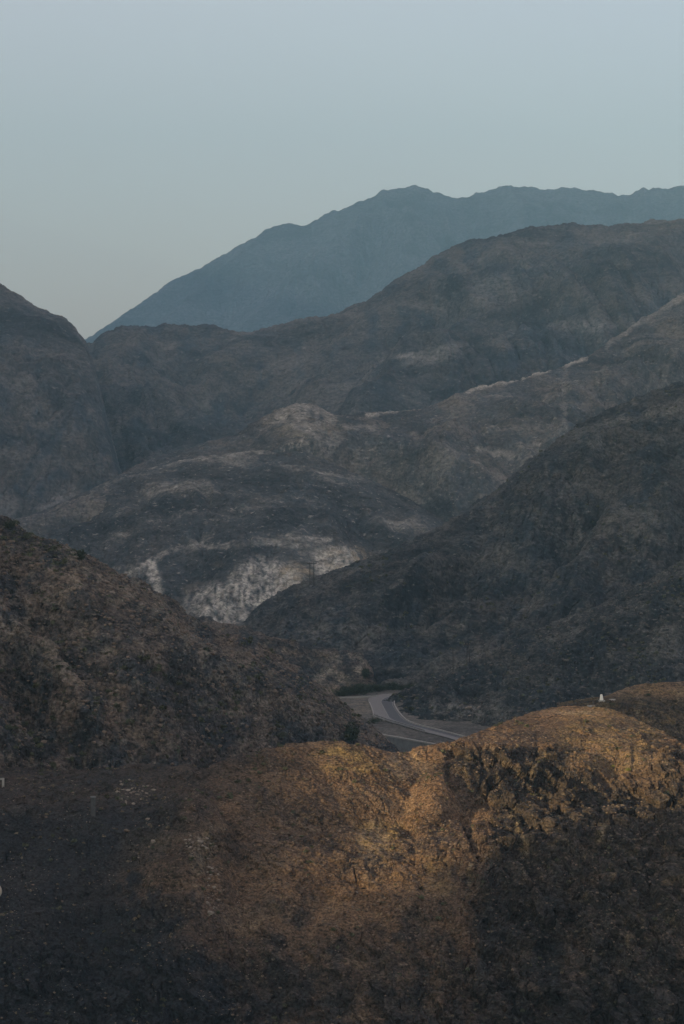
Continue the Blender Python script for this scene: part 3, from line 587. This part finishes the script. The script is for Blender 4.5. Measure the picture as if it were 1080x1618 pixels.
pm = prism_path('post', [(0, -.09, 0), (0, .09, 0)], .16, -.3, .98, M_steel)
for q in gp: link('post', pm, gr, tuple(q - gp[0]))

# ------------------------------------------------------------------ power poles
def cyl(name, r0, r1, h, m, seg=8, base=-1.0):
    a = np.linspace(0, 2 * np.pi, seg, endpoint=False); c = np.stack([np.cos(a), np.sin(a)], 1)
    V = np.vstack([np.c_[c * r0, np.full(seg, base)], np.c_[c * r1, np.full(seg, h)]]); i = np.arange(seg); j = (i + 1) % seg
    me = bpy.data.meshes.new(name); me.from_pydata(V.tolist(), [], [list(q) for q in np.stack([i, j, j + seg, i + seg], 1)] + [list(range(seg))[::-1], list(range(seg, 2 * seg))]); me.materials.append(m); return me
M_ins = plain('brown_insulator', (.1, .07, .06), .2, 8, .4, .5)
def h_pole(px, py, hill, h, gap, label, n=2, arm=4.2, rz=0, thick=.2, cross=False):
    v, _ = spot(HILLS[hill], px, py); o = tag(empty('power_pole', v, rz), label, 'power pole')
    me = cyl('pole', thick, thick * .7, h, M_wood)
    for k in range(n): link('pole', me, o, ((k - (n - 1) / 2) * gap, 0, 0))
    if arm:
        link('crossarm', prism_path('crossarm', [(-arm / 2, -.22, 0), (arm / 2, -.22, 0)], .16, h - .75, h - .45, M_wood), o)
        im = cyl('insulator', .1, .07, .45, M_ins, 6, 0)
        for k in (-.46, 0, .46): link('insulator', im, o, (k * arm, -.22, h - .45))
    if cross: link('brace', prism_path('brace', [(-gap / 2, 0, 0), (gap / 2, 0, 0)], .12, h * .45, h * .45 + .2, M_wood), o)
    return o
h_pole(492.5, 921, 'right_hill', 8.6, 1.5, 'twin legged wooden power pole on the ridge before the pale cutting', 2, 3.6, R(8), .17)
h_pole(530, 862, 'dark_hill', 7.5, 1.0, 'faint three legged power pole above the pale cutting', 3, 3.4, 0, .12)
h_pole(715, 1058, 'right_spur', 7.2, 0, 'leftmost single wooden pole on the dark slope above the road', 1, 0, 0, .15)
h_pole(735, 1048, 'right_spur', 6.6, 0, 'wooden power pole with a short crossarm on the slope above the road', 1, 1.7, 0, .15)
h_pole(742.5, 1044, 'right_spur', 4.2, 0, 'short bare pole just right of the pole with the crossarm', 1, 0, 0, .13)
h_pole(766, 1058, 'right_spur', 6.2, 0, 'rightmost single wooden pole on the dark slope above the road', 1, 0, 0, .14)

# ------------------------------------------------------------------ white marker, concrete pads and things at the left edge
v, _ = spot(HILLS['mound'], 950, 1104.5); D0 = v[1]; u = D0 / F
mk = tag(empty('stone_marker', v), 'small white tapered stone marker on the knoll behind the ridge', 'marker')
def lathe(name, prof, m, seg=10, jit=.0):
    a = np.linspace(0, 2 * np.pi, seg, endpoint=False); V = []
    for k, (r, z) in enumerate(prof):
        for t in a: V.append((r * math.cos(t) * (1 + jit * math.sin(3 * t + k)), r * math.sin(t) * (1 + jit * math.cos(2 * t + k)), z))
    n = len(prof); Fs = [(k * seg + i, k * seg + (i + 1) % seg, (k + 1) * seg + (i + 1) % seg, (k + 1) * seg + i) for k in range(n - 1) for i in range(seg)]
    me = bpy.data.meshes.new(name); me.from_pydata(V, [], Fs + [tuple(range(seg))[::-1], tuple(range((n - 1) * seg, n * seg))]); me.materials.append(m)
    for p_ in me.polygons: p_.use_smooth = True
    return me
link('body', lathe('body', [(3.2 * u, -.5), (3.1 * u, .15), (2.8 * u, 3 * u), (2.3 * u, 6.5 * u), (2.0 * u, 8.6 * u), (1.6 * u, 9.6 * u), (.9 * u, 10 * u)], M_white, 10, .06), mk)
link('plinth', prism_path('plinth', [(-4.6 * u, 0, 0), (5.6 * u, 0, 0)], 1.2, -.5, .1, M_conc), mk)
def slab(px, py, hill, w, label):
    v, _ = spot(HILLS[hill], px, py); tag(link('concrete_slab', prism_path('concrete_slab', [(-w / 2, 0, 0), (-w * .1, .15, .01), (w / 2, .1, 0)], 1.1, -.4, .13, M_conc), None, v), label, 'slab')
slab(968, 1103, 'mound', 1.1, 'small pale concrete slab right of the white marker'); slab(933, 1113.5, 'mound', 1.9, 'long pale concrete slab left of and below the white marker')
v, _ = spot(HILLS['near_ridge'], 1, 1242); u = v[1] / F
bl = tag(empty('concrete_block', v), 'pale upright concrete post with a short arm at the left edge', 'post')
link('post', prism_path('post', [(-.2 * u, 0, 0), (3.4 * u, 0, 0)], .35, -.4, 15 * u, M_conc), bl); link('arm', prism_path('arm', [(-14 * u, 0, 0), (-.25 * u, 0, 0)], .3, 12 * u, 14.8 * u, M_conc), bl)
v, _ = spot(HILLS['near_ridge'], 148, 1286); u = v[1] / F
pi = tag(empty('stone_pillar', v), 'grey square stone pillar beside the rubble below the flat pad', 'pillar')
link('shaft', prism_path('shaft', [(-3.2 * u, 0, 0), (3.2 * u, .25, 0)], .6, -1, 28 * u, plain('grey_stone', (.075, .077, .08), .3, 2)), pi); link('cap', prism_path('cap', [(-3.8 * u, 0, 0), (3.8 * u, .28, 0)], .75, 28 * u, 30 * u, M_wall), pi)
v, _ = spot(HILLS['near_ridge'], -4, 1422); u = v[1] / F
tk = tag(empty('round_tank', v), 'cream round tank end cut off by the left edge of the picture', 'tank')
M_cream = plain('cream_paint', (.52, .47, .36), .12, 2, .6)
ring = [(0, 0)] ; seg = 28
def disc(name, r, y0, y1, m):
    V = [(r * math.cos(t), y, r * math.sin(t) + 13 * u) for y in (y0, y1) for t in np.linspace(0, 2 * np.pi, seg, endpoint=False)]
    me = bpy.data.meshes.new(name); me.from_pydata(V, [], [(i, (i + 1) % seg, seg + (i + 1) % seg, seg + i) for i in range(seg)] + [tuple(range(seg)), tuple(range(2 * seg - 1, seg - 1, -1))]); me.materials.append(m); return me
link('shell', disc('shell', 13 * u, -.6, 2.2, M_cream), tk, (-9 * u, 0, 0)); link('end_rim', disc('end_rim', 11.5 * u, -.68, -.6, M_cream), tk, (-9 * u, 0, 0))
link('seam', prism_path('seam', [(-20 * u, -.7, 0), (2.2 * u, -.7, 0)], .05, 11.2 * u, 11.9 * u, M_wood), tk)

# ------------------------------------------------------------------ plants
def leaf_mat(name, col):
    m, n, l, b = mat(name); g = n.new('ShaderNodeNewGeometry'); f = noise_node(n, l, g.outputs['Position'], 1.7, 3)
    l.new(mixc(n, l, ramp(n, l, f, .3, .7), tuple(x * .6 for x in col), tuple(x * 1.5 for x in col)), b.inputs['Base Color']); b.inputs['Roughness'].default_value = .8; b.inputs['Specular IOR Level'].default_value = .2
    return m
L_dark = leaf_mat('dark_leaves', (.035, .045, .03)); L_olive = leaf_mat('olive_leaves', (.07, .075, .045)); L_dry = leaf_mat('dry_twigs', (.14, .115, .08)); L_green = leaf_mat('yellow_green_leaves', (.17, .18, .05))
def crown_mesh(name, rx, ry, rz, n, leaf, m, seed, lobes=6, z0=.0):
    r = np.random.default_rng(seed); cen = r.normal(size=(lobes, 3)); cen /= np.linalg.norm(cen, axis=1, keepdims=True); cen *= .5 * r.random((lobes, 1)) ** .5; cen[:, 2] = np.abs(cen[:, 2]) * .8
    k = r.integers(0, lobes, n); d = r.normal(size=(n, 3)); d /= np.linalg.norm(d, axis=1, keepdims=True)
    c = cen[k] + d * (.55 * r.random((n, 1)) ** .4) * (.6 + .5 * r.random(lobes)[k][:, None]); c[:, 2] = np.abs(c[:, 2] + .35) 
    c = c * [rx, ry, rz] + [0, 0, z0]
    a = r.normal(size=(n, 3)); a /= np.linalg.norm(a, axis=1, keepdims=True); b = np.cross(a, r.normal(size=(n, 3))); b /= np.linalg.norm(b, axis=1, keepdims=True)
    s = leaf * (.6 + .8 * r.random((n, 1))); V = np.stack([c - a * s, c - b * s * .5, c + a * s, c + b * s * .5], 1).reshape(-1, 3)
    return np_mesh(name, V, np.arange(4 * n).reshape(-1, 4), m, smooth=False)
def limb_mesh(name, h, r0, m, seed, spread=.5, n=5):
    r = random.Random(seed); V = []; Fs = []
    def tube(p, q, ra, rb):
        p, q = Vector(p), Vector(q); d = (q - p).normalized(); x = d.orthogonal().normalized(); y = d.cross(x); i = len(V)
        for c, ra_ in ((p, ra), (q, rb)):
            for k in range(5): V.append(tuple(c + (x * math.cos(k * 1.2566) + y * math.sin(k * 1.2566)) * ra_))
        for k in range(5): Fs.append((i + k, i + (k + 1) % 5, i + 5 + (k + 1) % 5, i + 5 + k))
    top = (r.uniform(-.1, .1) * h, 0, h * .45); tube((0, 0, -.4), top, r0, r0 * .75)
    for k in range(n):
        a = k * 6.28 / n + r.random(); tube(top, (math.cos(a) * spread * h, math.sin(a) * spread * h, h * r.uniform(.75, 1)), r0 * .55, r0 * .2)
    me = bpy.data.meshes.new(name); me.from_pydata(V, [], Fs); me.materials.append(m); return me
M_bark = plain('grey_bark', (.08, .065, .05), .3, 5)
def tree(px, py, hill, w, h, m, label, seed, name='acacia_tree', cat='tree', n=1500, group=None, pos=None):
    v = pos if pos is not None else spot(HILLS[hill], px, py)[0]
    o = tag(empty(name, v, seed), label, cat, group)
    link('trunk', limb_mesh('trunk', h * .8, h * .035, M_bark, seed, .35), o); link('crown', crown_mesh('crown', w * .5, w * .5, h * .62, n, h * .05, m, seed, 9, h * .05), o)
    return o
tree(556, 1171, 'left_hill', 7.6, 5.6, L_dark, 'large round dark bush at the foot of the left hill', 1, 'bush', 'bush', 2600)
tree(592, 1141, 'valley_floor', 5.5, 2.6, L_dark, 'low dark bush hiding the near end of the guard rail', 2, 'bush', 'bush', 900)
tree(688, 0, 'valley_floor', 4.5, 1.8, L_dark, 'low bush on the gravel below the retaining wall', 3, 'bush', 'bush', 600, pos=G(640, 1190, -87))
for k, (x, y, w, h, lab) in enumerate(((536, 1101, 6.0, 3.0, 'leftmost low tree of the dark thicket behind the side road'), (550, 1099, 7.4, 4.6, 'second tree from the left in the thicket behind the side road'), (565, 1098, 9.0, 5.4, 'tallest tree of the dark thicket behind the side road'), (584, 1094, 8.0, 4.3, 'round tree of the thicket just left of the road bend'),
        (602, 1092.5, 7.4, 3.4, 'low tree of the thicket behind the far road edge'), (618, 1091, 6.6, 4.3, 'dark tree of the thicket above the top of the road'), (634, 1092, 5.4, 3.0, 'small tree right of the thicket behind the road'), (648, 1094, 6.5, 4.2, 'rightmost tree of the thicket where the road disappears'), (578, 1068, 4.0, 4.5, 'single tree on the pale cut slope above the thicket'))):
    tree(x, y, 'valley_floor' if k < 8 else 'rocky_spur', w, h, L_dark, lab, 20 + k, group='trees of the thicket behind the road', pos=G(x, y, -80.3) if k < 8 else None)
for k, (x, y, w, h, hl, m, lab) in enumerate(((127, 881, 3.2, 2.8, 'left_hill', L_dark, 'solitary dark shrub standing on the left hill skyline'), (12, 832, 5, 2.5, 'left_hill', L_dark, 'wide dark shrub at the left end of the left hill skyline'), (42, 850, 3.5, 2, 'left_hill', L_olive, 'low olive shrub on the left hill skyline near the left edge'), (85, 868, 3, 1.6, 'left_hill', L_olive, 'small olive shrub on the skyline left of the solitary dark shrub'),
        (446, 1166, 3.6, 1.5, 'left_hill', L_olive, 'low olive shrub just above the near ridge left of the large bush'), (87, 1208, 1.8, 1.5, 'near_ridge', L_olive, 'olive shrub against the bank behind the flat pad'),
        (967, 1211, 1.0, .6, 'near_ridge', L_green, 'small yellow green tuft on the sunlit knoll slope, the upper one'), (991, 1216, 1.5, .8, 'near_ridge', L_green, 'yellow green tuft on the sunlit knoll slope, the larger lower one'),
        (970, 1112, 2.6, .9, 'mound', L_olive, 'low dark shrub just right of the white marker'), (962, 1146, 1.4, .6, 'near_ridge', L_olive, 'flat grey shrub near the top of the knoll path'), (998, 1162, 1.8, .6, 'near_ridge', L_olive, 'flat grey shrub to the right of the knoll path'), (1022, 1097, 2.4, .9, 'mound', L_dark, 'dark shrub on the brow of the mound at right'))):
    v, _ = spot(HILLS[hl], x, y); o = tag(empty('shrub', v, k), lab, 'shrub')
    link('stems', limb_mesh('stems', h * .7, h * .03, M_bark, k, .5, 6), o); link('foliage', crown_mesh('foliage', w * .5, w * .5, h * .7, 420, h * .075, m, 60 + k, 7), o)

# ------------------------------------------------------------------ loose scrub and stones
def pick(h, n, seed, lim, wfn=None):
    r = np.random.default_rng(seed); ok = (h.px > lim[0]) & (h.px < lim[1]) & (h.py > lim[2]) & (h.py < lim[3]) & (h.N[:, 1] < .25)
    idx = np.nonzero(ok)[0]; w = np.ones(len(idx)) if wfn is None else np.clip(wfn(h.px[idx], h.py[idx]), 0, None) + 1e-6
    return r.choice(idx, n, replace=False, p=w / w.sum())
def scrub_stuff(name, label, h, n, seed, lim, size, m, per=26, wfn=None):
    i = pick(h, n, seed, lim, wfn); r = np.random.default_rng(seed + 1); c = np.repeat(h.V[i], per, 0); s = np.repeat(size * (.4 + 1.1 * r.random(n) ** 2.2), per)[:, None]
    d = r.normal(size=(n * per, 3)); d /= np.linalg.norm(d, axis=1, keepdims=True); d *= r.random((n * per, 1)) ** .5; d[:, 2] = np.abs(d[:, 2]) * .8
    c = c + d * s * .5; a = r.normal(size=c.shape); a /= np.linalg.norm(a, axis=1, keepdims=True); b = np.cross(a, r.normal(size=c.shape)); b /= np.linalg.norm(b, axis=1, keepdims=True)
    q = s * .22; V = np.stack([c - a * q, c - b * q * .7, c + a * q, c + b * q * .7], 1).reshape(-1, 3)
    tag(link(name, np_mesh(name, V, np.arange(len(V)).reshape(-1, 4), m, smooth=False)), label, 'scrub', None, 'stuff')
ICO_V = None
def rock_base(seed, cuts=1):
    import bmesh
    bm = bmesh.new(); bmesh.ops.create_icosphere(bm, subdivisions=cuts, radius=1); r = random.Random(seed)
    for v_ in bm.verts: v_.co *= r.uniform(.65, 1.15)
    bm.verts.ensure_lookup_table(); V = np.array([v_.co[:] for v_ in bm.verts]); Fs = np.array([[w.index for w in f.verts] for f in bm.faces]); bm.free(); return V * [1, .85, .62], Fs
def stones_stuff(name, label, h, n, seed, lim, size, m, wfn=None):
    i = pick(h, n, seed, lim, wfn); r = np.random.default_rng(seed + 1); Vs, Fs = [], []; tot = 0
    bases = [rock_base(k, 1) for k in range(4)]
    for k in range(4):
        ii = i[k::4]; bv, bf = bases[k]; s = (size * (.35 + 1.3 * r.random(len(ii)) ** 3))[:, None, None]; t = r.random(len(ii)) * 6.28; c, sn = np.cos(t), np.sin(t); Rm = np.zeros((len(ii), 3, 3)); Rm[:, 0, 0] = c; Rm[:, 0, 1] = -sn; Rm[:, 1, 0] = sn; Rm[:, 1, 1] = c; Rm[:, 2, 2] = 1
        v_ = np.einsum('nij,vj->nvi', Rm, bv) * s * .5 + h.V[ii][:, None, :]; Vs.append(v_.reshape(-1, 3)); Fs.append((bf[None] + (np.arange(len(ii)) * len(bv))[:, None, None]).reshape(-1, 3) + tot); tot += v_.shape[0] * v_.shape[1]
    tag(link(name, np_mesh(name, np.vstack(Vs), np.vstack(Fs), m, smooth=False)), label, 'stones', None, 'stuff')
S_brown = plain('brown_stone', (.15, .115, .09), .4, 1.4); S_pale = plain('pale_stone', (.22, .19, .155), .4, 1.4); S_dark = plain('dark_stone', (.1, .09, .085), .4, 1.2)
HL, HN, HR = HILLS['left_hill'], HILLS['near_ridge'], HILLS['right_spur']
scrub_stuff('dry_scrub', 'dry scrub dotted over the left hill', HL, 900, 1, (-120, 640, 815, 1230), 1.2, L_olive, 26, lambda x, y: sst(-.1, .4, pnoise2(x, y, .012)) + .05)
scrub_stuff('dry_scrub', 'dark scrub dotted over the right spur', HR, 450, 3, (620, 1200, 870, 1140), 1.3, L_olive, 26, lambda x, y: sst(-.1, .4, pnoise2(x, y, .012)) + .05)
scrub_stuff('dry_scrub', 'dark scrub dotted over the right hill', HILLS['right_hill'], 500, 5, (380, 1200, 600, 1080), 1.4, L_olive, 18, lambda x, y: sst(-.1, .4, pnoise2(x, y, .01)) + .05)
scrub_stuff('dry_scrub', 'dry tufts scattered over the near ridge', HN, 1500, 7, (-100, 1180, 1120, 1618), .6, L_dry, 22)
scrub_stuff('dry_scrub', 'dark low scrub scattered over the near ridge', HN, 500, 9, (-100, 1180, 1120, 1618), .8, L_olive, 26, lambda x, y: sst(-.1, .4, pnoise2(x, y, .014)) + .03)
stones_stuff('rubble', 'brown rubble strewn over the left hill', HL, 5000, 11, (-120, 660, 820, 1230), .9, S_brown)
stones_stuff('rubble', 'dark rubble strewn over the right spur', HR, 2000, 13, (620, 1200, 870, 1150), 1.1, S_dark)
stones_stuff('rubble', 'brown stones scattered over the near ridge', HN, 7000, 15, (-100, 1180, 1150, 1650), .42, S_brown, lambda x, y: .06 + sst(280, 480, x + .5 * (np.minimum(y, 1400) - 1230)) * (1 - .8 * sst(1450, 1580, y)))
stones_stuff('rubble', 'pale gravel chips scattered over the lower left slope', HN, 1800, 17, (-100, 420, 1230, 1650), .2, S_pale, lambda x, y: sst(-.1, .4, pnoise2(x, y, .015)) + .04)
RB = []
for k in range(5):
    bv, bf = rock_base(50 + k, 2); RB.append(np_mesh('boulder', bv, bf, S_pale if k < 3 else S_brown, smooth=False))
ORD = 'leftmost second third fourth fifth sixth seventh eighth ninth tenth eleventh twelfth thirteenth fourteenth fifteenth sixteenth'.split()
def boulders(h, n, seed, lim, size, wfn, what, group, kinds):
    r = random.Random(seed); ii = pick(h, n * 3, seed, lim, wfn); keep = []
    for i in ii:
        if len(keep) < n and all(np.hypot(h.px[i] - h.px[j], h.py[i] - h.py[j]) > 5.5 for j in keep): keep.append(i)
    for k, i in enumerate(sorted(keep, key=lambda j: h.px[j])):
        o = bpy.data.objects.new('boulder', RB[r.choice(kinds)]); COL.objects.link(o); o.location = h.V[i]; s = size * (.55 + 1.0 * r.random() ** 2) * .5
        o.scale = (s * r.uniform(.8, 1.3), s, s * r.uniform(.7, 1.2)); o.rotation_euler = (r.uniform(-.3, .3), r.uniform(-.3, .3), r.uniform(0, 6.28))
        tag(o, (ORD[k] + ' ' if k == 0 else ORD[k] + ' from left, ') + what, 'boulder', group)
boulders(HN, 15, 5, (165, 250, 1225, 1290), .9, lambda x, y: blob(x, y, 207, 1252, 34, 22), 'pale boulder of the rubble heap right of the pillar', 'pale boulders beside the pillar', (0, 1, 2))
boulders(HN, 14, 6, (285, 350, 1310, 1470), .95, lambda x, y: np.maximum(blob(x, y, 310, 1335, 20, 18, -40), blob(x, y, 336, 1390, 12, 65)), 'pale boulder in the line down the sunlit slope edge', 'pale boulders lining the slope edge', (0, 1, 2, 3))
boulders(HN, 12, 7, (190, 270, 1290, 1370), .8, lambda x, y: blob(x, y, 232, 1325, 42, 36), 'grey boulder on the dark slope below the rubble heap', 'boulders on the dark lower slope', (1, 3, 4))
boulders(HR, 10, 8, (690, 780, 1105, 1150), 1.7, lambda x, y: blob(x, y, 730, 1130, 40, 20), 'pale boulder on the slope right of the road bend', 'boulders right of the road', (0, 1, 2))
boulders(HL, 15, 9, (100, 420, 870, 1130), 1.5, lambda x, y: band(x, y, [(120, 890), (180, 930), (260, 985), (330, 1040), (400, 1100)], 26), 'pale boulder among the rubble of the left hill', 'boulders on the left hill', (0, 1, 3))
stones_stuff('rubble', 'loose pale stones of the heap beside the pillar', HN, 60, 31, (165, 250, 1225, 1290), .5, S_pale, lambda x, y: blob(x, y, 207, 1252, 34, 22))
stones_stuff('rubble', 'loose pale stones along the sunlit slope edge', HN, 70, 33, (285, 355, 1305, 1480), .5, S_pale, lambda x, y: np.maximum(blob(x, y, 310, 1335, 20, 22, -40), blob(x, y, 336, 1390, 12, 75)))

# ------------------------------------------------------------------ haze
hm = bpy.data.materials.new('haze'); hm.use_nodes = True; hn = hm.node_tree.nodes; hn.clear()
pv = hn.new('ShaderNodeVolumePrincipled'); pv.inputs['Color'].default_value = (.5, .87, 1, 1); pv.inputs['Density'].default_value = 8e-5; pv.inputs['Anisotropy'].default_value = .5
ho = hn.new('ShaderNodeOutputMaterial'); hm.node_tree.links.new(pv.outputs[0], ho.inputs['Volume'])
x0, x1, y0, y1, z0, z1 = -9000, 9000, -3000, 16000, GZ - 3, 1720
hz = bpy.data.meshes.new('haze'); hz.from_pydata([(x, y, z) for x in (x0, x1) for y in (y0, y1) for z in (z0, z1)], [], [(0, 1, 3, 2), (4, 6, 7, 5), (0, 4, 5, 1), (2, 3, 7, 6), (0, 2, 6, 4), (1, 5, 7, 3)]); hz.materials.append(hm)
tag(link('haze', hz), 'thin blue grey haze filling the valley air', 'haze', None, 'stuff')
